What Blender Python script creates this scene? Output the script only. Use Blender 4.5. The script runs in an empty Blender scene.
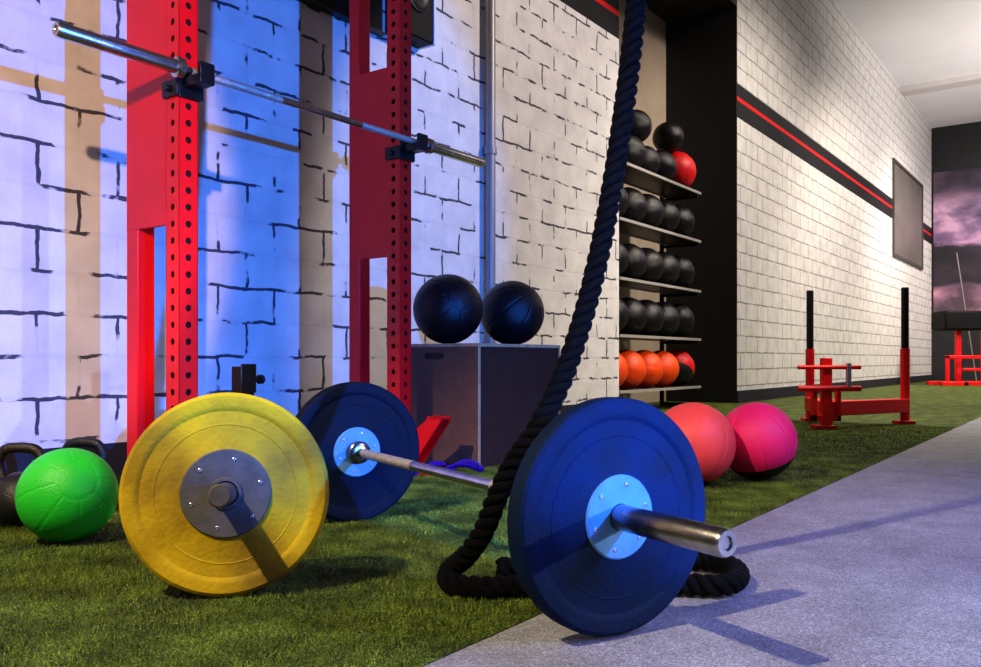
import bpy, bmesh, math, random
import numpy as np
from mathutils import Vector, Matrix
random.seed(4); np.random.seed(4)
F=855.0; CH=0.525; HY=360.0; CX=490.5
TH=math.atan2(855,617)
dX,dY=math.cos(TH),math.sin(TH)
def l2w(lx,ly,z=0): return Vector((lx*dX-ly*dY, lx*dY+ly*dX, z))
def w2l(X,Y): return (X*dX+Y*dY, -X*dY+Y*dX)
def pz(px,Z,h=0): return Vector(((px-CX)/F*Z,Z,h))
S=bpy.context.scene
COL=S.collection

# ---------------- materials ----------------
def mat(name,col,rough=.5,metal=0,var=0,vscale=8,col2=None,bump=0,bscale=60,spec=None,zcut=None):
    m=bpy.data.materials.new(name); m.use_nodes=True
    nt=m.node_tree; b=nt.nodes['Principled BSDF']
    b.inputs['Roughness'].default_value=rough; b.inputs['Metallic'].default_value=metal
    if spec is not None: b.inputs['Specular IOR Level'].default_value=spec
    tc=nt.nodes.new('ShaderNodeTexCoord')
    n=nt.nodes.new('ShaderNodeTexNoise'); n.inputs['Scale'].default_value=vscale; n.inputs['Detail'].default_value=6
    nt.links.new(tc.outputs['Object'],n.inputs['Vector'])
    r=nt.nodes.new('ShaderNodeValToRGB'); r.color_ramp.elements[0].position=.38; r.color_ramp.elements[1].position=.68
    c2=col2 if col2 else tuple(c*(1-(var or .08)) for c in col)
    r.color_ramp.elements[0].color=(*col,1); r.color_ramp.elements[1].color=(*c2,1)
    nt.links.new(n.outputs['Fac'],r.inputs['Fac'])
    out=r.outputs['Color']
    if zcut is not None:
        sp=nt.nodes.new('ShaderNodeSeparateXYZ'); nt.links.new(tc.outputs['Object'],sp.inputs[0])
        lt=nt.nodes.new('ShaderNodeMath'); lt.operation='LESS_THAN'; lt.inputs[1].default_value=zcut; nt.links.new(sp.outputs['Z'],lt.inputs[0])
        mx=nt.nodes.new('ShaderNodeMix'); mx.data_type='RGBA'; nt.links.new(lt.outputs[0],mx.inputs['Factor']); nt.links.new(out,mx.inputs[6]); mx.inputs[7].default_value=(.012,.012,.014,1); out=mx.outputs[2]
    nt.links.new(out,b.inputs['Base Color'])
    if bump:
        n2=nt.nodes.new('ShaderNodeTexNoise'); n2.inputs['Scale'].default_value=bscale; n2.inputs['Detail'].default_value=4
        nt.links.new(tc.outputs['Object'],n2.inputs['Vector'])
        bp=nt.nodes.new('ShaderNodeBump'); bp.inputs['Strength'].default_value=bump; bp.inputs['Distance'].default_value=.01
        nt.links.new(n2.outputs['Fac'],bp.inputs['Height']); nt.links.new(bp.outputs['Normal'],b.inputs['Normal'])
    return m
M={}
M['red']=mat('red_powder_coat',(.86,.004,.008),.4,0,.10,5)
M['black']=mat('black_metal',(.010,.010,.011),.4,.2,.3)
M['holeshade']=mat('hole_shade_black',(.008,.003,.003),.9,0,.3)  # shade behind the upright holes, put into the colour
M['steel']=mat('brushed_steel',(.60,.60,.62),.26,1,.25,30,bump=.05)
M['sleeve']=mat('worn_steel_sleeve',(.42,.40,.40),.25,1,.3,30,col2=(.25,.23,.23),bump=.04)
M['knurl']=mat('knurled_steel',(.72,.66,.6),.45,.7,.3,90,bump=.4,bscale=500)
M['hubblue']=mat('light_blue_hub',(.08,.23,.40),.55,.05,.25,20,bump=.05)
M['hubdark']=mat('grey_steel_hub',(.15,.14,.135),.5,.35,.3,25,bump=.1)
M['bolt']=mat('bright_bolt_steel',(.5,.5,.5),.35,.9,.1)
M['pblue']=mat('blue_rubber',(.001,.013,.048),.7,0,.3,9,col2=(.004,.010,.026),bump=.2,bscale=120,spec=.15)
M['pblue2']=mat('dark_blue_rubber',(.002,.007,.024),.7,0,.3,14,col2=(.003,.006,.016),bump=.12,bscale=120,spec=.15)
M['pyel']=mat('yellow_rubber',(.58,.385,.010),.65,0,.2,6,col2=(.24,.15,.014),bump=.2,bscale=90,spec=.2)
M['green']=mat('green_leatherette',(.02,.56,.03),.45,0,.15,9,bump=.25,bscale=220)
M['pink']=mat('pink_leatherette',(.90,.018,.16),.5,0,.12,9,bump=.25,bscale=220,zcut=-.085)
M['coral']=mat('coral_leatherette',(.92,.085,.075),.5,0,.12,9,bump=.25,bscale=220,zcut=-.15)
M['bball']=mat('black_leatherette',(.007,.007,.009),.38,0,.2,9,bump=.3,bscale=220)
M['oball']=mat('orange_leatherette',(.9,.09,.008),.45,0,.15,9,bump=.2,bscale=220)
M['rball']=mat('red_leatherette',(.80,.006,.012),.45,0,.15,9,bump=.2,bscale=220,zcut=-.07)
M['kb']=mat('cast_iron',(.012,.012,.014),.45,.3,.3,30,bump=.3,bscale=150)
M['rope']=mat('black_rope',(.005,.0045,.004),.6,0,.4,60,bump=1.0,bscale=400,spec=.14)
M['ply']=mat('plywood_edge',(.60,.36,.18),.6,0,.3,20)
M['pheno']=mat('dark_phenolic_panel',(.085,.036,.022),.7,0,.15,14,bump=.2,bscale=260,spec=.05)
M['phenl']=mat('brown_phenolic_panel',(.20,.095,.060),.7,0,.15,14,bump=.2,bscale=260,spec=.08)
M['dark']=mat('charcoal_paint',(.014,.014,.016),.6,0,.2,6,bump=.2)
M['base']=mat('baseboard_grey',(.02,.022,.035),.6,0,.2)
M['tan']=mat('tan_plaster',(.55,.45,.34),.8,0,.12,3)
M['ceil']=mat('ceiling_paint',(.80,.79,.80),.85,0,.06,1)
M['beam']=mat('beam_paint',(.60,.57,.55),.8,0,.06,1)
M['pipe']=mat('grey_pipe',(.30,.30,.32),.45,.4,.1,8)
M['shelf']=mat('grey_shelf_metal',(.50,.48,.45),.45,.4,.1,8)
M['purple']=mat('purple_rubber',(.055,.008,.22),.6,0,.2,20,spec=.2)
M['glass']=mat('dim_window_glass',(.17,.155,.14),.4,0,.2,2)
M['frame']=mat('dark_window_frame',(.08,.072,.068),.5,0,.1)
M['white']=mat('white_trim',(.75,.75,.76),.5,0,.05)
M['screen']=mat('black_board',(.004,.004,.005),.5,0,.1,spec=.2)
M['pad']=mat('black_bench_pad',(.005,.005,.006),.6,0,.2,spec=.2)
M['pole']=mat('grey_pole',(.22,.17,.17),.6,0,.1)

def brick_mat(name,warp,ms,brk,lo,mort,pa,pb,bmp,bw_,rh_):
    m=bpy.data.materials.new(name); m.use_nodes=True; nt=m.node_tree; N=nt.nodes; L=nt.links
    b=N['Principled BSDF']; b.inputs['Roughness'].default_value=.65; b.inputs['Specular IOR Level'].default_value=.3
    tc=N.new('ShaderNodeTexCoord'); sp=N.new('ShaderNodeSeparateXYZ'); L.new(tc.outputs['Object'],sp.inputs[0])
    cb=N.new('ShaderNodeCombineXYZ'); L.new(sp.outputs['X'],cb.inputs['X']); L.new(sp.outputs['Z'],cb.inputs['Y'])
    def brick(wscale,wamt,bw,rh,ms):
        nz=N.new('ShaderNodeTexNoise'); nz.inputs['Scale'].default_value=wscale; nz.inputs['Detail'].default_value=5; L.new(cb.outputs[0],nz.inputs['Vector'])
        sub=N.new('ShaderNodeVectorMath'); sub.operation='SUBTRACT'; L.new(nz.outputs['Color'],sub.inputs[0]); sub.inputs[1].default_value=(.5,.5,.5)
        sc=N.new('ShaderNodeVectorMath'); sc.operation='SCALE'; L.new(sub.outputs[0],sc.inputs[0]); sc.inputs['Scale'].default_value=wamt
        ad=N.new('ShaderNodeVectorMath'); ad.operation='ADD'; L.new(cb.outputs[0],ad.inputs[0]); L.new(sc.outputs[0],ad.inputs[1])
        br=N.new('ShaderNodeTexBrick'); L.new(ad.outputs[0],br.inputs['Vector'])
        br.inputs['Scale'].default_value=1; br.inputs['Brick Width'].default_value=bw; br.inputs['Row Height'].default_value=rh
        br.inputs['Mortar Size'].default_value=ms; br.inputs['Mortar Smooth'].default_value=.2
        return br
    br=brick(9,warp,bw_,rh_,ms)
    n2=N.new('ShaderNodeTexNoise'); n2.inputs['Scale'].default_value=5.2; n2.inputs['Detail'].default_value=3; L.new(cb.outputs[0],n2.inputs['Vector'])
    r2=N.new('ShaderNodeValToRGB'); r2.color_ramp.elements[0].position=brk; r2.color_ramp.elements[1].position=brk+.04; L.new(n2.outputs['Fac'],r2.inputs['Fac'])
    r2.color_ramp.elements[0].color=(lo,lo,lo,1); r2.color_ramp.elements[1].color=(.97,.97,.97,1)
    mu=N.new('ShaderNodeMath'); mu.operation='MULTIPLY'; L.new(br.outputs['Fac'],mu.inputs[0]); L.new(r2.outputs['Color'],mu.inputs[1])
    n3=N.new('ShaderNodeTexNoise'); n3.inputs['Scale'].default_value=5; n3.inputs['Detail'].default_value=10; L.new(cb.outputs[0],n3.inputs['Vector'])
    r3=N.new('ShaderNodeValToRGB'); L.new(n3.outputs['Fac'],r3.inputs['Fac'])
    r3.color_ramp.elements[0].position=.3; r3.color_ramp.elements[0].color=(*pa,1); r3.color_ramp.elements[1].position=.65; r3.color_ramp.elements[1].color=(*pb,1)
    mx=N.new('ShaderNodeMix'); mx.data_type='RGBA'; L.new(mu.outputs[0],mx.inputs['Factor']); L.new(r3.outputs['Color'],mx.inputs[6]); mx.inputs[7].default_value=(*mort,1)
    def band(lo,hi):
        a=N.new('ShaderNodeMath'); a.operation='GREATER_THAN'; L.new(sp.outputs['Z'],a.inputs[0]); a.inputs[1].default_value=lo
        c=N.new('ShaderNodeMath'); c.operation='LESS_THAN'; L.new(sp.outputs['Z'],c.inputs[0]); c.inputs[1].default_value=hi
        d=N.new('ShaderNodeMath'); d.operation='MULTIPLY'; L.new(a.outputs[0],d.inputs[0]); L.new(c.outputs[0],d.inputs[1]); return d
    m1=N.new('ShaderNodeMix'); m1.data_type='RGBA'; L.new(band(3.48,3.89).outputs[0],m1.inputs['Factor']); L.new(mx.outputs[2],m1.inputs[6]); m1.inputs[7].default_value=(.015,.015,.018,1)
    m2=N.new('ShaderNodeMix'); m2.data_type='RGBA'; L.new(band(3.685,3.735).outputs[0],m2.inputs['Factor']); L.new(m1.outputs[2],m2.inputs[6]); m2.inputs[7].default_value=(.7,.012,.012,1)
    L.new(m2.outputs[2],b.inputs['Base Color'])
    sb=N.new('ShaderNodeMath'); sb.operation='MULTIPLY_ADD'; L.new(br.outputs['Fac'],sb.inputs[0]); sb.inputs[1].default_value=-.8
    n4=N.new('ShaderNodeTexNoise'); n4.inputs['Scale'].default_value=32; n4.inputs['Detail'].default_value=6; L.new(cb.outputs[0],n4.inputs['Vector'])
    L.new(n4.outputs['Fac'],sb.inputs[2])
    bp=N.new('ShaderNodeBump'); bp.inputs['Strength'].default_value=bmp; bp.inputs['Distance'].default_value=.010; L.new(sb.outputs[0],bp.inputs['Height']); L.new(bp.outputs['Normal'],b.inputs['Normal'])
    return m
M['brick']=brick_mat('painted_block_wall',.042,.0090,.485,.05,(.055,.055,.075),(.62,.61,.62),(.76,.75,.75),.35,.36,.18)
M['brick2']=brick_mat('cream_block_wall',.03,.010,.42,.5,(.30,.285,.27),(.60,.58,.55),(.74,.72,.69),.5,.42,.205)
def mat_floor():
    m=bpy.data.materials.new('speckled_rubber_floor'); m.use_nodes=True; nt=m.node_tree; N=nt.nodes; L=nt.links
    b=N['Principled BSDF']; b.inputs['Roughness'].default_value=.6
    tc=N.new('ShaderNodeTexCoord')
    n=N.new('ShaderNodeTexVoronoi'); n.inputs['Scale'].default_value=320; L.new(tc.outputs['Object'],n.inputs['Vector'])
    sx=N.new('ShaderNodeSeparateXYZ'); L.new(n.outputs['Color'],sx.inputs[0])
    r=N.new('ShaderNodeValToRGB'); L.new(sx.outputs['X'],r.inputs['Fac']); e=r.color_ramp.elements
    e[0].position=.0; e[0].color=(.11,.11,.13,1); e[1].position=1; e[1].color=(.50,.50,.56,1)
    for p,c in((.15,.18),(.3,.24),(.75,.28),(.9,.35)):
        x=e.new(p); x.color=(c,c,c*1.1,1)
    n2=N.new('ShaderNodeTexNoise'); n2.inputs['Scale'].default_value=6; n2.inputs['Detail'].default_value=12; n2.inputs['Roughness'].default_value=.65; L.new(tc.outputs['Object'],n2.inputs['Vector'])
    mr=N.new('ShaderNodeMapRange'); mr.inputs['From Min'].default_value=.3; mr.inputs['From Max'].default_value=.7; mr.inputs['To Min'].default_value=.72; mr.inputs['To Max'].default_value=1.18; L.new(n2.outputs['Fac'],mr.inputs['Value'])
    vm=N.new('ShaderNodeVectorMath'); vm.operation='SCALE'; L.new(r.outputs['Color'],vm.inputs[0]); L.new(mr.outputs[0],vm.inputs['Scale'])
    L.new(vm.outputs[0],b.inputs['Base Color'])
    bp=N.new('ShaderNodeBump'); bp.inputs['Strength'].default_value=.1; bp.inputs['Distance'].default_value=.002; L.new(sx.outputs['Y'],bp.inputs['Height']); L.new(bp.outputs['Normal'],b.inputs['Normal'])
    return m
M['floor']=mat_floor()
def mat_turf(name,dark,light,light2):
    m=bpy.data.materials.new(name); m.use_nodes=True; nt=m.node_tree; N=nt.nodes; L=nt.links
    b=N['Principled BSDF']; b.inputs['Roughness'].default_value=.6; b.inputs['Specular IOR Level'].default_value=.25
    tc=N.new('ShaderNodeTexCoord')
    n=N.new('ShaderNodeTexNoise'); n.inputs['Scale'].default_value=260; n.inputs['Detail'].default_value=2; L.new(tc.outputs['Object'],n.inputs['Vector'])
    r=N.new('ShaderNodeValToRGB'); L.new(n.outputs['Fac'],r.inputs['Fac']); e=r.color_ramp.elements
    e[0].position=.36; e[0].color=(*dark,1); e[1].position=.66; e[1].color=(*light2,1); x=e.new(.52); x.color=(*light,1)
    n2=N.new('ShaderNodeTexNoise'); n2.inputs['Scale'].default_value=7; n2.inputs['Detail'].default_value=6; L.new(tc.outputs['Object'],n2.inputs['Vector'])
    mr=N.new('ShaderNodeMapRange'); mr.inputs['From Min'].default_value=.38; mr.inputs['From Max'].default_value=.62; mr.inputs['To Min'].default_value=.45; mr.inputs['To Max'].default_value=1.4; L.new(n2.outputs['Fac'],mr.inputs['Value'])
    vm=N.new('ShaderNodeVectorMath'); vm.operation='SCALE'; L.new(r.outputs['Color'],vm.inputs[0]); L.new(mr.outputs[0],vm.inputs['Scale'])
    L.new(vm.outputs[0],b.inputs['Base Color'])
    bp=N.new('ShaderNodeBump'); bp.inputs['Strength'].default_value=.9; bp.inputs['Distance'].default_value=.01; L.new(n.outputs['Fac'],bp.inputs['Height']); L.new(bp.outputs['Normal'],b.inputs['Normal'])
    return m
M['turf']=mat_turf('turf_backing',(.020,.034,.007),(.085,.14,.020),(.23,.27,.045))
M['blade']=mat_turf('turf_blades',(.055,.105,.014),(.185,.27,.034),(.42,.43,.08))
def mat_mural():
    m=bpy.data.materials.new('sky_mural_print'); m.use_nodes=True; nt=m.node_tree; N=nt.nodes; L=nt.links
    b=N['Principled BSDF']; b.inputs['Roughness'].default_value=.7
    tc=N.new('ShaderNodeTexCoord'); mp=N.new('ShaderNodeMapping'); mp.inputs['Scale'].default_value=(1,1.0,1.8); L.new(tc.outputs['Object'],mp.inputs[0])
    n=N.new('ShaderNodeTexNoise'); n.inputs['Scale'].default_value=1.0; n.inputs['Detail'].default_value=8; n.inputs['Distortion'].default_value=.25; L.new(mp.outputs[0],n.inputs['Vector'])
    sp=N.new('ShaderNodeSeparateXYZ'); L.new(tc.outputs['Object'],sp.inputs[0])
    cl=N.new('ShaderNodeValToRGB'); L.new(n.outputs['Fac'],cl.inputs['Fac']); e=cl.color_ramp.elements
    e[0].position=.36; e[0].color=(.07,.05,.09,1); e[1].position=.60; e[1].color=(.55,.34,.46,1); x=e.new(.48); x.color=(.22,.14,.23,1)
    mr=N.new('ShaderNodeMapRange'); mr.inputs['From Min'].default_value=1.3; mr.inputs['From Max'].default_value=5.3; L.new(sp.outputs['Z'],mr.inputs['Value'])
    ad=N.new('ShaderNodeMath'); ad.operation='MULTIPLY_ADD'; L.new(n.outputs['Fac'],ad.inputs[0]); ad.inputs[1].default_value=.16; L.new(mr.outputs[0],ad.inputs[2])
    g=N.new('ShaderNodeValToRGB'); L.new(ad.outputs[0],g.inputs['Fac']); e=g.color_ramp.elements
    e[0].position=.10; e[0].color=(.1,.1,.1,1); e[1].position=1.05; e[1].color=(.2,.2,.2,1)
    for p,c in((.13,(1,.8,.6)),(.33,(1.0,.8,.75)),(.37,(.04,.04,.05)),(.60,(.05,.045,.06)),(.63,(1,.9,1)),(.86,(1,1,1)),(.95,(.3,.3,.32))):
        x=e.new(p); x.color=(*c,1)
    mu=N.new('ShaderNodeVectorMath'); mu.operation='MULTIPLY'; L.new(cl.outputs['Color'],mu.inputs[0]); L.new(g.outputs['Color'],mu.inputs[1])
    a2=N.new('ShaderNodeVectorMath'); a2.operation='ADD'; L.new(mu.outputs[0],a2.inputs[0]); a2.inputs[1].default_value=(.010,.009,.012)
    L.new(a2.outputs[0],b.inputs['Base Color']); return m
M['mural']=mat_mural()

# ---------------- mesh builder ----------------
class MB:
    def __init__(s): s.v=[]; s.f=[]
    def add(s,v,f):
        o=len(s.v); s.v+= [tuple(x) for x in v]; s.f+=[tuple(i+o for i in q) for q in f]; return s
    def box(s,x0,x1,y0,y1,z0,z1):
        v=[(x,y,z) for x in(x0,x1) for y in(y0,y1) for z in(z0,z1)]
        return s.add(v,[(0,1,3,2),(4,6,7,5),(0,4,5,1),(2,3,7,6),(0,2,6,4),(1,5,7,3)])
    def prism(s,poly,axis,a,b):
        def P(u,w,t):
            return (t,u,w) if axis=='x' else ((u,t,w) if axis=='y' else (u,w,t))
        n=len(poly); v=[P(u,w,a) for u,w in poly]+[P(u,w,b) for u,w in poly]
        f=[tuple(range(n)),tuple(range(2*n-1,n-1,-1))]+[(i,(i+1)%n+0,(i+1)%n+n,i+n) for i in range(n)]
        return s.add(v,f)
    def lathe(s,prof,p0=(0,0,0),ax=(1,0,0),seg=64,closed=False):
        ax=Vector(ax).normalized(); t=Vector((0,0,1)) if abs(ax.z)<.9 else Vector((1,0,0))
        u=ax.cross(t).normalized(); w=ax.cross(u); p0=Vector(p0); v=[];n=len(prof)
        for i in range(seg):
            a=2*math.pi*i/seg; dd=u*math.cos(a)+w*math.sin(a)
            for h,r in prof: v.append(p0+ax*h+dd*r)
        f=[]
        m=n if closed else n-1
        for i in range(seg):
            j=(i+1)%seg
            for k in range(m):
                k2=(k+1)%n; f.append((i*n+k,i*n+k2,j*n+k2,j*n+k))
        if not closed:
            f.append(tuple(i*n for i in range(seg))); f.append(tuple(i*n+n-1 for i in range(seg))[::-1])
        return s.add(v,f)
    def cyl(s,p0,p1,r,seg=32,r2=None,ch=0):
        p0=Vector(p0);p1=Vector(p1);d=p1-p0;l=d.length; r2=r if r2 is None else r2
        prof=[(0,r),(l,r2)] if not ch else [(0,r-ch),(ch,r),(l-ch,r2),(l,r2-ch)]
        return s.lathe(prof,p0,d,seg)
    def tube(s,pts,r,seg=16,close=False,flat=1.0):
        pts=[Vector(p) for p in pts]; n=len(pts); v=[];f=[]
        up=None
        for i,p in enumerate(pts):
            if close: t=(pts[(i+1)%n]-pts[i-1]).normalized()
            else: t=(pts[min(i+1,n-1)]-pts[max(i-1,0)]).normalized()
            if up is None:
                up=Vector((0,0,1)) if abs(t.z)<.9 else Vector((1,0,0))
            u=(up-t*up.dot(t)).normalized(); w=t.cross(u); up=u
            rr=r[i] if isinstance(r,(list,tuple)) else r
            for k in range(seg):
                a=2*math.pi*k/seg; v.append(p+u*math.cos(a)*rr+w*math.sin(a)*rr*flat)
        for i in range(n if close else n-1):
            j=(i+1)%n
            for k in range(seg):
                k2=(k+1)%seg; f.append((i*seg+k,i*seg+k2,j*seg+k2,j*seg+k))
        if not close:
            f.append(tuple(range(seg))[::-1]); f.append(tuple(range((n-1)*seg,n*seg)))
        return s.add(v,f)
    def obj(s,name,m,parent=None,bevel=0,smooth=True,loc=None,rot=None,kind=None,label=None,sharp=35):
        me=bpy.data.meshes.new(name); me.from_pydata(s.v,[],s.f); 
        bm=bmesh.new(); bm.from_mesh(me); bmesh.ops.recalc_face_normals(bm,faces=bm.faces[:])
        for f in bm.faces: f.smooth=smooth
        if smooth:
            for e in bm.edges:
                if len(e.link_faces)==2 and e.calc_face_angle(0)>math.radians(sharp): e.smooth=False
        bm.to_mesh(me); bm.free()
        o=bpy.data.objects.new(name,me); COL.objects.link(o); me.materials.append(m if not isinstance(m,str) else M[m])
        if parent: o.parent=parent
        if loc is not None: o.location=loc
        if rot is not None: o.rotation_euler=rot
        if kind: o['kind']=kind
        if label: o['label']=label
        if bevel:
            b=o.modifiers.new('bevel','BEVEL'); b.width=bevel; b.segments=2; b.limit_method='ANGLE'; b.angle_limit=math.radians(40)
        return o
def tag(o,label,cat,group=None):
    o['label']=label; o['category']=cat
    if group: o['group']=group
    return o
def root(name,label,cat,loc,rotz=0,group=None,rot=None):
    o=bpy.data.objects.new(name,None); o.empty_display_size=.1; COL.objects.link(o); o.location=loc
    o.rotation_euler=rot if rot else (0,0,rotz)
    return tag(o,label,cat,group)

RW=(0,0,TH)
# ---------------- room ----------------
WY=3.65; A0=7.08; A1=10.18; AD=WY+.92; CEIL=6.45; END=24.33
def st(mb,name,m,**k): return mb.obj(name,m,rot=RW,kind='structure',smooth=False,**k)
st(MB().box(-6,30,-9,.95,-.1,0),'floor','floor')
st(MB().box(-6,30,.95,6,-.1,.002),'floor_turf','turf')
st(MB().box(-3,A0,WY,WY+.9,0,CEIL),'wall_left','brick')
st(MB().box(A1,END,WY,WY+.9,0,CEIL),'wall_back','brick2')
st(MB().box(A0,A1,WY,WY+.9,4.82,CEIL),'wall_header','dark')
st(MB().box(A0-.2,A1+.2,AD,AD+.15,0,CEIL),'wall_alcove','tan')
st(MB().box(A1-.02,A1,WY,AD,0,4.82),'wall_jamb','dark')
st(MB().box(-3,A0,WY-.02,WY,0,.15),'baseboard_left','base')
st(MB().box(A1-.02,END,WY-.02,WY,0,.15),'baseboard_right','base')
st(MB().box(END,END+.2,-9,WY+.9,0,CEIL),'wall_end','dark')
st(MB().box(-3,END+.2,-9,WY+1.2,CEIL,CEIL+.15),'ceiling','ceil')
st(MB().box(20.2,20.6,-9,WY,CEIL-.12,CEIL),'trim_5','beam')
st(MB().box(19.4,22.9,WY-.012,WY,2.7,4.75),'window_1','glass')
for i_,bx_ in enumerate(((19.4,22.9,2.7,2.76),(19.4,22.9,4.69,4.75),(19.4,19.47,2.76,4.69),(22.83,22.9,2.76,4.69))):
    st(MB().box(bx_[0],bx_[1],WY-.04,WY-.012,bx_[2],bx_[3]),'trim_%d'%(i_+1),'frame')
mu=MB().box(END-.03,END-.002,-3,WY-.05,1.3,5.3).obj('wall_mural','mural',rot=RW); tag(mu,'printed wall mural of pink storm clouds over dark hills','mural')

# wall pipe
lx,ly=w2l(*(pz(485,3837/(1107.5-485)).xy))
pp=MB().cyl((lx,WY-.06,0.004),(lx,WY-.06,CEIL-.01),.036,24)
for z in(.6,2.0,3.2,4.6): pp.cyl((lx,WY-.06,z),(lx,WY-.06,z+.05),.046,24).box(lx-.02,lx+.02,WY-.06,WY-.002,z,z+.05)
tag(pp.obj('drain_pipe','pipe',rot=RW),'grey vertical metal pipe clipped to the white block wall','pipe')
# wall board + speaker box
bd=root('wall_board','black board fixed high on the white block wall','board',l2w(3.6,WY,2.52),TH)
MB().box(-.46,.26,-.05,-.002,.01,.80).obj('panel','screen',bd,bevel=.004)
MB().box(-.48,.28,-.06,-.002,0,.012).obj('lower_rail','black',bd)
sk=root('loudspeaker','black loudspeaker box with pale edge mounted on wall','loudspeaker',l2w(4.06,WY,2.53),TH)
MB().box(-.13,.18,-.14,-.002,.02,.55).obj('cabinet','screen',sk,bevel=.01)
MB().box(.18,.20,-.145,-.002,.02,.55).obj('side_rim','white',sk,bevel=.003)
MB().lathe([(0,.09),(.004,.10),(.010,.10),(.012,.09),(.003,.07),(.002,.02),(.006,.001)],(.03,-.14,.28),(0,-1,0),40).obj('speaker_cone','black',sk)

# ---------------- squat rack ----------------
def perforated(mb,cx,cy,w,z0,z1,pitch=.06,r=.0125):
    h=w/2; n=int((z1-z0)/pitch); K=16
    for face in range(4):
        a=face*math.pi/2; ux,uy=math.cos(a),math.sin(a); nx,ny=-uy,ux
        for i in range(n):
            zc=z0+(i+.5)*pitch; ring=[];out=[]
            for k in range(K):
                t=2*math.pi*(k+.5)/K; c,s_=math.cos(t),math.sin(t)
                q=min(h/abs(c),(pitch/2)/abs(s_))
                ring.append((c*r,s_*r)); out.append((c*q,s_*q))
            v=[];f=[]
            for (u_,z_) in ring+out:
                v.append((cx+ux*u_+nx*h, cy+uy*u_+ny*h, zc+z_))
            for k in range(K): f.append((k,(k+1)%K,(k+1)%K+K,k+K))
            for su in(-1,1):
                for sz in(-1,1):
                    ti=math.atan2(sz*(pitch/2),su*h)%(2*math.pi)
                    kk=int(ti/(2*math.pi)*K-.5)%K
                    v.append((cx+ux*su*h+nx*h, cy+uy*su*h+ny*h, zc+sz*pitch/2)); f.append((kk+K,(kk+1)%K+K,len(v)-1))
            mb.add(v,f)
    return mb
U1=1.845;U2=3.01;UY=2.70;RY=2.96;PW=.078
rk=root('squat_rack','red perforated steel squat rack with four uprights and black cups','squat rack',l2w(U1,UY),TH)
for ux in(0,U2-U1):
    up=perforated(MB(),ux,0,PW,.02,2.60).obj('upright','red',rk,smooth=False)
    s_=up.modifiers.new('solid','SOLIDIFY'); s_.thickness=.004
    MB().box(ux-.030,ux+.030,-.030,.030,.02,2.59).obj('hole_shade_core','holeshade',up)  # added dark core so the holes look shaded; a real tube is hollow
    MB().box(ux-.036,ux+.036,RY-UY-.036,RY-UY+.036,.0,2.60).obj('rear_post','red',rk,bevel=.004)
    MB().box(ux-.0395,ux-.02,.036,RY-UY+.03,1.01,1.90).obj('gusset_plate','red',rk,bevel=.002)
    MB().box(ux-.036,ux+.036,.04,RY-UY-.037,2.50,2.57).obj('top_beam','red',rk,bevel=.004)
    MB().box(ux-.06,ux+.06,-.30,.34,0,.02).box(ux-.036,ux+.036,.04,RY-UY-.037,.02,.09).obj('base_plate','red',rk,bevel=.004)
    MB().prism([(-.04,.02),(-.04,.14),(-.22,.27),(-.28,.27),(-.28,.25),(-.10,.02)],'x',ux-.04,ux-.025).prism([(-.04,.02),(-.04,.14),(-.22,.27),(-.28,.27),(-.28,.25),(-.10,.02)],'x',ux+.025,ux+.04).box(ux-.04,ux+.04,-.28,-.20,.255,.27).obj('foot_bracket','red',rk,bevel=.003)
    jz=1.53
    j=MB().box(ux-.045,ux+.045,-.050,-.0405,jz-.075,jz+.035).box(ux-.03,ux+.03,-.15,-.05,jz-.04,jz-.006).box(ux-.03,ux+.03,-.15,-.132,jz-.01,jz+.035)
    j.box(ux-.055,ux-.0405,-.05,.042,jz-.07,jz-.012).box(ux+.0405,ux+.055,-.05,.042,jz-.07,jz-.012)
    j.cyl((ux-.055,0,jz-.042),(ux-.070,0,jz-.042),.012,20)
    j.obj('bar_cup','black',rk,bevel=.003)
MB().box(-.036,U2-U1+.036,RY-UY-.036,RY-UY+.036,2.60,2.67).obj('cross_beam','red',rk,bevel=.004)

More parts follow.
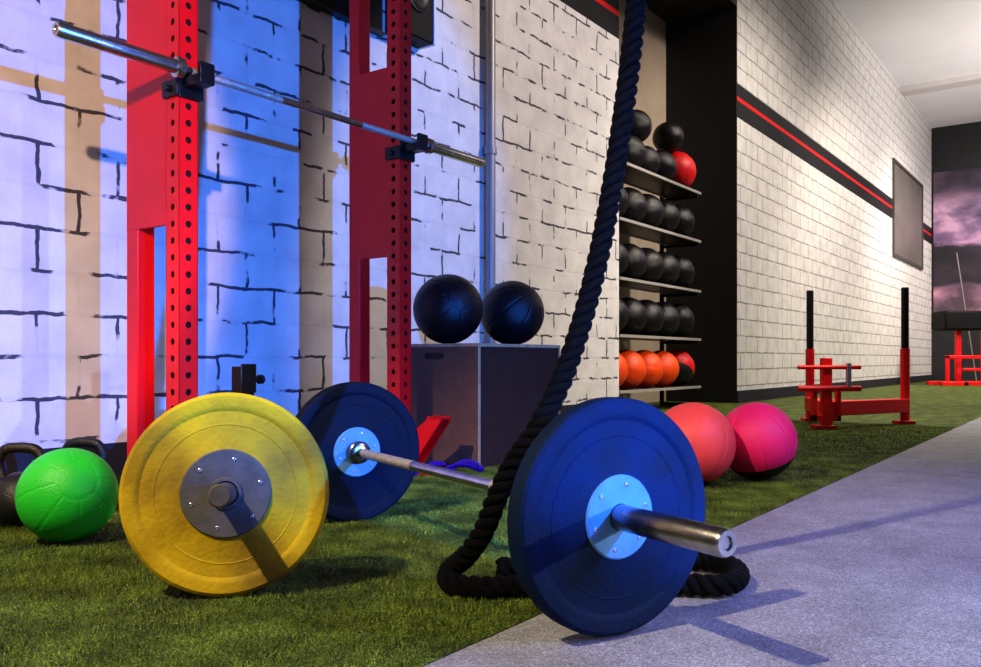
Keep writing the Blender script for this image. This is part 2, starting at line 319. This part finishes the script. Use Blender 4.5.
# ---------------- barbells ----------------
def barbell(rt,half,sl,cr=.036,sm='sleeve'):
    MB().cyl((-half,0,0),(half,0,0),.014,24).obj('shaft','steel',rt)
    for a,b in((-half+.03,-.22),(.22,half-.03)): MB().cyl((a,0,0),(b,0,0),.0145,24).obj('knurled_grip','knurl',rt)
    for sg in(-1,1):
        x0=sg*half
        MB().lathe([(0,.02),(.004,cr-.004),(.008,cr),(.028,cr),(.032,cr-.004),(.034,.026)],(x0,0,0),(sg,0,0),40).obj('collar',sm,rt)
        MB().lathe([(.03,.0245),(sl-.006,.0245),(sl,.021),(sl,.012),(sl-.004,.010)],(x0,0,0),(sg,0,0),40).obj('sleeve',sm,rt)
def plate(rt,x,pm,hm,hr,t=.052,bolts=6,boss=False):
    h=t/2
    prof=[(-h+.006,.026),(-h+.006,hr),(-h+.008,hr+.004),(-h+.008,.183),(-h+.004,.190),(-h+.003,.196),(-h+.003,.216),(-h+.008,.223),(-h+.014,.225),(h-.014,.225),(h-.008,.223),(h-.003,.216),(h-.003,.196),(h-.004,.190),(h-.008,.183),(h-.008,hr+.004),(h-.006,hr),(h-.006,.026)]
    p=MB().lathe(prof,(x,0,0),(1,0,0),112,True).lathe([(h-.0085,.150),(h-.0072,.152),(h-.0072,.154),(h-.0085,.156)],(x,0,0),(1,0,0),96,True).obj('weight_plate',pm,rt,sharp=28)
    hb=MB().lathe([(-h+.003,.0255),(-h+.002,hr-.003),(-h+.005,hr),(h-.005,hr),(h-.002,hr-.003),(h-.003,.0255)],(x,0,0),(1,0,0),72,True)
    if boss: hb.lathe([(h-.003,.026),(h+.003,.028),(h+.003,.034),(h-.003,.037)],(x,0,0),(1,0,0),48,True)
    H=hb.obj('plate_hub',hm,p,sharp=28)
    for i in range(bolts):
        a=2*math.pi*i/bolts+.3
        MB().lathe([(0,.0048),(.0015,.0046),(.0025,.003),(.0012,.0018)],(x+h-.0028,math.cos(a)*hr*.78,math.sin(a)*hr*.78),(1,0,0),14).obj('bolt','bolt',p)
b1=root('barbell','bare silver barbell resting in the rack cups','barbell',l2w(1.343+1.1,UY-.09,1.539),TH)
barbell(b1,.655,.445,sm='steel')
C1=Vector((.2322,1.632,.229)); C2=Vector((-.4405,2.771,.229))
d=(C1-C2); mid=(C1+C2)/2; ang=math.atan2(d.y,d.x); hl=d.length/2
b2=root('barbell','barbell loaded with two blue bumper plates standing on turf edge','barbell',(mid.x,mid.y,mid.z),ang)
barbell(b2,hl-.055,.35)
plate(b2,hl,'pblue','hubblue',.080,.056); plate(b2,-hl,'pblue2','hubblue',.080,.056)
Y=Vector((-.590,1.915,.227)); end=Vector((-.590-.30,1.925+1.55,.05))
d=(Y-end); ang=math.atan2(d.y,d.x); el=math.asin(d.z/d.length)
b3=root('barbell','barbell with one worn yellow bumper plate, bare end on turf','barbell',Y,0,rot=(0,-el,ang))
MB().cyl((-1.35,0,0),(-.04,0,0),.014,24).obj('shaft','steel',b3)
MB().lathe([(0,.02),(.004,.034),(.024,.034),(.03,.026)],(-.062,0,0),(1,0,0),40).obj('collar','sleeve',b3)
MB().lathe([(-.04,.0245),(.140,.0245),(.146,.021),(.146,.004)],(0,0,0),(1,0,0),40).obj('sleeve','hubdark',b3)
MB().lathe([(-1.75,.021),(-1.745,.0245),(-1.36,.0245),(-1.35,.034),(-1.33,.034),(-1.325,.015)],(0,0,0),(1,0,0),40).obj('sleeve','sleeve',b3)
plate(b3,0,'pyel','hubdark',.098,.056,6,True)

# ---------------- balls ----------------
def ball_mb(r,seg=64,seam=.014,sw=.035):
    mb=MB(); n=seg; m=seg//2; v=[];f=[]
    for j in range(m+1):
        ph=math.pi*j/m
        for i in range(n):
            th=2*math.pi*i/n
            p=Vector((math.sin(ph)*math.cos(th),math.sin(ph)*math.sin(th),math.cos(ph)))
            capang=math.radians(24)
            dcap=min(abs(ph-capang),abs(math.pi-ph-capang))
            dm=9
            if ph>capang and ph<math.pi-capang:
                q=(th+math.pi/8)%(math.pi/4); q=min(q,math.pi/4-q); dm=q*math.sin(ph)
            dd=min(dm,dcap); k=1-seam*math.exp(-(dd/sw)**2)
            v.append(p*r*k)
    for j in range(m):
        for i in range(n):
            i2=(i+1)%n; f.append((j*n+i,j*n+i2,(j+1)*n+i2,(j+1)*n+i))
    mb.add(v,f); return mb
def ball(label,mm,loc,r,rot,seg=176,group=None,seam=.015,sw=.022):
    mb=ball_mb(r,seg,seam,sw); o=mb.obj('medicine_ball',mm,loc=loc,rot=rot,sharp=80)
    bm=bmesh.new(); bm.from_mesh(o.data); bmesh.ops.remove_doubles(bm,verts=bm.verts,dist=1e-5)
    for e in bm.edges: e.smooth=True
    bm.to_mesh(o.data); bm.free()
    return tag(o,label,'medicine ball',group)
def gball(px,by,r):
    Z=CH*F/(by-HY)+.03
    return pz(px,Z,r+.004)
ball('bright green medicine ball with stitched seams on turf','green',gball(68,545,.134),.134,(1.1,.3,.5),seam=.009)
ball('coral red medicine ball resting on turf beside blue plate','coral',gball(693,487,.172),.172,(-.15,.20,.2))
ball('hot pink medicine ball with black underside resting on turf','pink',gball(757,481,.168),.168,(-.15,-.32,1.0))
Rb=.176
ball('large black medicine ball on wooden jump box','bball',Vector((*l2w(3.375,2.70).xy,.606+Rb)),Rb,(1.2,.4,.3))
ball('black medicine ball on the far end of wooden jump box','bball',Vector((*l2w(3.86,2.64).xy,.606+Rb)),Rb,(.8,-.5,1.3))

# ---------------- plyo box ----------------
bx=root('jump_box','dark plywood jump box with light wooden edges','jump box',l2w(3.274,2.436),TH)
W_,D_,H_=.755,.44,.606
MB().box(0,.018,0,D_,.0,H_).obj('side_panel','phenl',bx,bevel=.001)
MB().box(.018,W_-.018,.003,.02,.0,H_-.018).obj('front_panel','pheno',bx)
MB().box(.018,W_-.018,D_-.02,D_-.003,0,H_-.018).obj('back_panel','pheno',bx)
MB().box(W_-.018,W_,0,D_,0,H_).obj('side_panel','phenl',bx,bevel=.001)
MB().box(.018,W_-.018,0,D_,H_-.018,H_).obj('top_panel','pheno',bx)
MB().box(-.001,.018,-.002,0,0,H_).box(W_-.018,W_,-.002,0,0,H_).box(.018,W_-.018,-.002,0,H_-.016,H_).box(-.002,0,0,D_,H_-.016,H_).box(-.002,0,D_-.016,D_,0,H_-.016).obj('edge_trim','ply',bx)
MB().prism([(.27+(.045 if math.cos(a)>0 else -.045)+.016*math.cos(a),.545+.016*math.sin(a)) for a in [i*math.pi/8+.01 for i in range(16)]],'x',-.003,0).obj('hand_hole','black',bx)

# ---------------- kettlebells ----------------
def kettle(loc,rz,label,r=.088):
    k=root('kettlebell',label,'kettlebell',loc,rz,'black kettlebells beside the rack')
    prof=[(0,.0),(0,.055)]+[(.0+r*.92-r*math.cos(a)*1.0,r*math.sin(a)) for a in np.linspace(.75,2.9,22)]+[(r*1.9,.005)]
    MB().lathe(prof,(0,0,0),(0,0,1),48).obj('body','kb',k,sharp=50)
    zt=.145; pts=[]
    for (x,z) in((-.045,zt-.01),(-.062,zt+.03),(-.066,zt+.062),(-.052,zt+.09),(-.025,zt+.1),(.025,zt+.1),(.052,zt+.09),(.066,zt+.062),(.062,zt+.03),(.045,zt-.01)): pts.append(Vector((x,0,z)))
    sm=[]
    for i in range(len(pts)-1):
        p0=pts[max(i-1,0)];p1=pts[i];p2=pts[i+1];p3=pts[min(i+2,len(pts)-1)]
        for q in range(6):
            u=q/6; sm.append(.5*((2*p1)+(p2-p0)*u+(2*p0-5*p1+4*p2-p3)*u*u+(3*p1-p0-3*p2+p3)*u**3))
    sm.append(pts[-1])
    MB().tube(sm,.0165,16).obj('handle','kb',k)
kettle(pz(20,2.72),.1,'black cast iron kettlebell standing on turf beside green ball')
kettle(pz(84,2.90),-.1,'black cast iron kettlebell standing on turf behind green ball')

# ---------------- black post stand ----------------
ps=root('steel_post','short black steel post with side pin knob','steel post',pz(243,3.25),TH)
MB().box(-.12,.12,-.12,.12,0,.012).obj('foot_plate','black',ps,bevel=.003)
MB().box(-.03,.03,-.03,.03,.012,.5).box(-.035,.035,-.035,-.03,.40,.51).obj('post','black',ps,bevel=.003)
MB().cyl((.03,0,.45),(.07,0,.45),.009,16).cyl((.07,0,.45),(.095,0,.45),.018,20,ch=.004).obj('pin_knob','black',ps)

# ---------------- resistance band ----------------
pts=[]
for i in range(90):
    a=2*math.pi*i/90
    pts.append((.15*math.cos(a)+.03*math.cos(3*a+1),.05*math.sin(a)+.02*math.sin(2*a),.028+.018*math.sin(4*a)))
bo=MB().tube(pts,.012,10,True,.5).obj('resistance_band','purple',loc=pz(446,3.88,.008),rot=(0,0,.5)); tag(bo,'crumpled purple rubber resistance band lying on turf','resistance band')

# ---------------- rope ----------------
def fy(y): return (CH-.026)*F/(y-HY)
raw=[Vector((.44,1.97,CEIL-.02)),Vector((.42,1.97,4.6)),Vector((.395,1.97,3.0))]
for px,py,Z in((644,-60,1.97),(637,0,1.97),(628,80,1.97),(615,170,1.96),(599,255,1.95),(581,325,1.94),(561,382,1.92),(538,428,1.90),(514,463,1.89),(496,500,1.885),(483,532,1.90),(466,556,1.93)):
    raw.append(Vector(((px-CX)/F*Z,Z,CH-(py-HY)/F*Z)))
for px,py in((449,572),(454,585),(484,588),(520,587),(570,584),(630,583),(690,585),(722,586),(738,579),(731,567),(700,561),(650,562),(590,566),(540,567),(498,568)):
    Z=fy(py); raw.append(Vector(((px-CX)/F*Z,Z,.0275)))
def catmull(P,n=24):
    out=[]
    for i in range(len(P)-1):
        p0=P[max(i-1,0)];p1=P[i];p2=P[i+1];p3=P[min(i+2,len(P)-1)]
        def tj(ti,a,b): return ti+max((b-a).length,1e-6)**.5
        t0=0;t1=tj(t0,p0,p1) if (p1-p0).length>1e-5 else .3;t2=tj(t1,p1,p2);t3=tj(t2,p2,p3) if (p3-p2).length>1e-5 else t2+.3
        for q in range(n):
            t=t1+(t2-t1)*q/n
            A1_=p0*((t1-t)/(t1-t0))+p1*((t-t0)/(t1-t0));A2=p1*((t2-t)/(t2-t1))+p2*((t-t1)/(t2-t1));A3=p2*((t3-t)/(t3-t2))+p3*((t-t2)/(t3-t2))
            B1=A1_*((t2-t)/(t2-t0))+A2*((t-t0)/(t2-t0));B2=A2*((t3-t)/(t3-t1))+A3*((t-t1)/(t3-t1))
            out.append(B1*((t2-t)/(t2-t1))+B2*((t-t1)/(t2-t1)))
    out.append(P[-1]); return out
cp=catmull(raw)
L=[0]
for a,b in zip(cp,cp[1:]): L.append(L[-1]+(b-a).length)
step=.0045; xs=np.arange(0,L[-1],step); arr=np.array([tuple(p) for p in cp])
pth=np.stack([np.interp(xs,L,arr[:,k]) for k in range(3)],1)
R=.0248; up=Vector((1,0,0)); frames=[]
for i in range(len(pth)):
    t_=Vector(pth[min(i+1,len(pth)-1)]-pth[max(i-1,0)]).normalized()
    u=(up-t_*up.dot(t_)).normalized(); frames.append((u,t_.cross(u))); up=u
rp=MB(); 
for s3 in range(3):
    line=[]
    for i in range(len(pth)):
        a=2*math.pi*(xs[i]/.083+s3/3); u,w=frames[i]
        line.append(Vector(pth[i])+(u*math.cos(a)+w*math.sin(a))*R*.58)
    rp.tube(line,R*.45,10)
ro=rp.obj('climbing_rope','rope'); tag(ro,'thick black twisted rope hanging from ceiling and trailing on floor','rope')

# ---------------- ball rack in alcove ----------------
RX0,RX1=7.2,9.17; SY0,SY1=3.70,4.12
br=root('ball_rack','grey metal storage rack holding rows of medicine balls','storage rack',l2w(RX0,SY0),TH)
SZ=(.23,.76,1.30,1.86,2.40)
w=RX1-RX0
for z in SZ:
    MB().box(0,w,0,.02,z-.020,z+.008).box(0,w,SY1-SY0-.02,SY1-SY0,z-.020,z+.008).obj('shelf_rail','shelf',br)
    MB().box(0,w,.02,SY1-SY0-.02,z-.010,z-.001).obj('shelf','black',br)
for x in(0,RX1-RX0-.03):
    MB().box(x,x+.04,.45,.49,0,2.5).obj('upright','black',br)
    MB().box(x,x+.04,.0,.45,0,.04).obj('foot','black',br)
    for z in SZ: MB().box(x+.005,x+.035,.03,.46,z-.05,z-.020).obj('shelf_arm','black',br)
sb={}
def rackball(lx,z,r,m,label,group,rot=None):
    key=(m,r)
    loc=Vector((*l2w(lx,3.91).xy,z+r))
    rot=rot or (random.random()*3,random.random()*3,random.random()*3)
    if key not in sb:
        sb[key]=ball(label,m,loc,r,rot,48,group,seam=.02,sw=.035); return
    o=sb[key].copy(); COL.objects.link(o); o.location=loc; o.rotation_euler=rot
    o['label']=label; o['group']=group
GB='black medicine balls on the rack'
for z in SZ[1:4]:
    for i in range(5): rackball(7.36+i*.405,z,.198,'bball','black medicine ball sitting on the storage rack',GB)
for i in range(4): rackball(7.335+i*.405,SZ[0],.20,'oball','orange medicine ball on lowest shelf of storage rack','orange medicine balls on the lowest shelf')
rackball(8.965,SZ[0],.205,'rball','red and black medicine ball at end of lowest shelf',"red medicine balls on the rack",(-.55,.45,.3))
rackball(8.95,SZ[4],.225,'rball','red medicine ball on top shelf of storage rack',"red medicine balls on the rack",(1.4,.3,0.2))
rackball(8.51,SZ[4],.19,'bball','black medicine ball on top shelf of storage rack',GB)
rackball(7.76,SZ[4],.19,'bball','black medicine ball on top shelf of storage rack',GB)
rackball(8.13,SZ[4],.175,'bball','black medicine ball on top shelf of storage rack',GB)
rackball(8.75,SZ[4]+.395,.17,'bball','black medicine ball stacked above the red ball',GB)
rackball(7.94,SZ[4]+.335,.17,'bball','black medicine ball stacked on top of rack',GB)

# ---------------- sled ----------------
P1=pz(905,7.0); P2=pz(810,7.31); Fp=pz(826,6.5)
sl=root('push_sled','red steel push sled with tall black-topped handles','push sled',P1)
def rel(p,h=0): q=Vector(p)-P1; return Vector((q.x,q.y,h))
def beam(mb,a,b,w,h):
    a=Vector(a);b=Vector(b);d_=(b-a).normalized(); s_=Vector((-d_.y,d_.x,0))*w/2; up_=Vector((0,0,h/2))
    v=[a-s_-up_,a+s_-up_,a+s_+up_,a-s_+up_,b-s_-up_,b+s_-up_,b+s_+up_,b-s_+up_]
    return mb.add(v,[(0,1,2,3),(4,7,6,5),(0,4,5,1),(1,5,6,2),(2,6,7,3),(3,7,4,0)])
for P in(P1,P2):
    q=rel(P)
    MB().cyl((q.x,q.y,.0),(q.x,q.y,.62),.036,24).obj('handle_post','red',sl)
    MB().cyl((q.x,q.y,.62),(q.x,q.y,1.12),.029,24,ch=.006).obj('grip','black',sl)
fr=MB(); beam(fr,rel(Fp,.155),rel(P1,.155),.09,.11); beam(fr,rel(Fp,.155),rel(P2,.155),.09,.11); beam(fr,rel(P2,.155),rel(P1,.155),.06,.07)
fr.obj('frame','red',sl,bevel=.006)
q=rel(Fp); 
MB().box(q.x-.035,q.x+.035,q.y-.035,q.y+.035,0,.54).box(q.x-.11,q.x-.075,q.y-.03,q.y+.03,.06,.30).box(q.x+.075,q.x+.105,q.y-.03,q.y+.03,.06,.30).box(q.x-.11,q.x+.105,q.y-.03,q.y+.03,.06,.11).obj('front_post','red',sl,bevel=.005)
for z_,r_ in((.47,.016),(.31,.022)):
    MB().cyl((q.x-.23,q.y-.05,z_),(q.x+.24,q.y-.05,z_),r_,16).obj('cross_bar','red',sl)
MB().cyl((q.x+.15,q.y-.05,.30),(q.x+.15,q.y-.05,.50),.02,16).obj('weight_pin','steel',sl)
MB().box(q.x-.10,q.x+.06,q.y-.06,q.y+.06,0,.03).obj('skid','red',sl,bevel=.004)
MB().box(-.08,.06,-.06,.06,0,.03).obj('skid','red',sl,bevel=.004)
MB().box(rel(P2).x-.06,rel(P2).x+.06,rel(P2).y-.06,rel(P2).y+.06,0,.03).obj('skid','red',sl,bevel=.004)

# ---------------- far machine ----------------
bb=root('weight_machine','red framed weight machine with black padded box on top','weight machine',pz(958,17.8),0)
MB().box(-.42,.40,-.30,.30,1.14,1.54).obj('pad','pad',bb,bevel=.04)
fb=MB()
fb.box(-.05,.05,-.05,.05,0,1.14).box(-.40,-.33,-.3,-.24,0,.62).box(-.40,.40,-.3,-.23,.55,.62).box(.33,.40,-.3,-.24,0,1.14).box(-.50,.60,-.32,-.22,0,.08).box(-.05,.05,-.32,.3,0,.08).box(-.50,.60,.22,.32,0,.08).box(-.05,.40,-.3,-.24,.30,.36)
fb.obj('frame','red',bb,bevel=.01)
pb=pz(977,18.6,0); po=MB().cyl((0,0,.003),(-.28,.3,2.9),.013,12).obj('leaning_pole','pole',loc=pb); tag(po,'thin pale pole leaning near the dark end wall','pole')

# ---------------- turf blades ----------------
def blades(n,x0,x1,y0,y1,h,w):
    x=np.random.uniform(x0,x1,n); y=np.random.uniform(y0,y1,n)
    X=x*dX-y*dY; Y=x*dY+y*dX
    a=np.random.uniform(0,2*math.pi,n); hh=h*np.random.uniform(.6,1.2,n); la=np.random.uniform(0,2*math.pi,n); lean=hh*np.random.uniform(.2,1.0,n)
    ww=w*np.random.uniform(.7,1.3,n)
    v=np.zeros((n,3,3)); v[:,0,0]=X-np.cos(a)*ww/2; v[:,0,1]=Y-np.sin(a)*ww/2; v[:,1,0]=X+np.cos(a)*ww/2; v[:,1,1]=Y+np.sin(a)*ww/2
    v[:,2,0]=X+np.cos(la)*lean; v[:,2,1]=Y+np.sin(la)*lean; v[:,2,2]=hh; v[:,:2,2]=.001
    return v.reshape(-1,3)
V=np.concatenate([blades(240000,.4,3.6,.95,3.3,.013,.0022),blades(90000,3.0,7.5,.95,3.6,.012,.004)])
T=V.reshape(-1,3,3); c=T[:,0]; keep=(c[:,1]>1.1)&(np.abs(c[:,0])<c[:,1]*.64+.15); T=T[keep]; V=T.reshape(-1,3); n=len(T)
me=bpy.data.meshes.new('artificial_turf'); me.vertices.add(len(V)); me.vertices.foreach_set('co',V.ravel().astype(np.float32))
me.loops.add(n*3); me.loops.foreach_set('vertex_index',np.arange(n*3,dtype=np.int32)); me.polygons.add(n)
me.polygons.foreach_set('loop_start',np.arange(0,n*3,3,dtype=np.int32)); me.polygons.foreach_set('loop_total',np.full(n,3,dtype=np.int32)); me.update(calc_edges=True)
me.materials.append(M['blade']); to=bpy.data.objects.new('artificial_turf',me); COL.objects.link(to); to['kind']='stuff'; tag(to,'short green artificial turf pile covering the gym floor','turf')

# ---------------- lights ----------------
def look(o,tgt): o.rotation_euler=(Vector(tgt)-o.location).to_track_quat('-Z','Y').to_euler()
def spot(name,loc,tgt,e,col,size,blend=.3,rad=.03,sc=None):
    l=bpy.data.lights.new(name,'SPOT'); l.energy=e; l.color=col; l.spot_size=math.radians(size); l.spot_blend=blend; l.shadow_soft_size=rad
    o=bpy.data.objects.new(name,l); COL.objects.link(o); o.location=loc; look(o,tgt)
    return o
def area(name,loc,tgt,e,col,sx,sy):
    l=bpy.data.lights.new(name,'AREA'); l.energy=e; l.color=col; l.shape='RECTANGLE'; l.size=sx; l.size_y=sy
    o=bpy.data.objects.new(name,l); COL.objects.link(o); o.location=loc; look(o,tgt); return o
spot('blue_flash',(2.2,-.4,.85),(-1.3,4.3,1.3),1300,(.015,.21,1),42,.3,.02)
spot('warm_lamp',(-1.95,.1,3.1),(-.45,1.85,0),600,(1,.84,.56),56,.5,.04)
spot('warm_wall_fill',(.8,-3,2.0),l2w(.55,3.65,1.4),1250,(1,.62,.38),32,.12,.05)  # added fill: warms the left wall, cone cut at the first upright
spot('white_wall_fill',l2w(6.2,-1.5,4.5),l2w(6.0,3.65,1.5),720,(1,.85,.76),50,.25,.1)  # unseen spot added to whiten the wall behind the jump box
spot('side_flash',(2.6,.72,.68),(.0,1.75,.2),170,(.62,.72,1),50,.6,.02)
spot('violet_floor_fill',l2w(3.0,-3.2,3.2),l2w(2.6,-.3,0),1150,(.25,.28,1),56,.7,1.2)  # added soft fill that tints the grey floor violet
spot('turf_fill',l2w(7.5,2.4,5.2),l2w(7.5,2.1,0),480,(1,.92,.74),74,.6,.6)  # fill spot added above the far turf to brighten it
spot('ball_fill',(2.2,.6,3.2),(1.05,3.6,.1),150,(1,.86,.80),30,.6,.3)  # added fill lifting the pink and coral balls
for lx_,e_ in((9.5,950),(14,1050),(19,1100)):
    spot('overhead_fill',l2w(lx_,-.3,5.8),l2w(lx_+1.6,2.6,.8),e_,(1,.88,.78),105,.7,.5)  # unseen overhead spots, added to light the far wall
area('ceiling_fill',l2w(17,-2,3.5),l2w(20,-1,6.4),380,(1,.92,.90),2,2)  # invented area light, brightens the ceiling only
spot('mural_fill',l2w(21,0,5.5),l2w(24.3,1.5,3.2),420,(1,.9,.9),90,.8,.2)  # extra spot added to make the mural stand out
w=bpy.data.worlds.new('gym_ambient'); S.world=w; w.use_nodes=True; w.node_tree.nodes['Background'].inputs[0].default_value=(.44,.42,.54,1); w.node_tree.nodes['Background'].inputs[1].default_value=.17
cam=bpy.data.cameras.new('camera'); co=bpy.data.objects.new('camera',cam); COL.objects.link(co); co.location=(0,0,CH); co.rotation_euler=(math.pi/2,0,0)
cam.sensor_fit='HORIZONTAL'; cam.sensor_width=36; cam.lens=F/981*36; cam.shift_y=(HY-333.5)/981; cam.clip_start=.05; cam.clip_end=200
S.camera=co
S.view_settings.view_transform='Standard'; S.view_settings.exposure=0.12
try: S.view_settings.look='Medium High Contrast'
except Exception: S.view_settings.look='None'
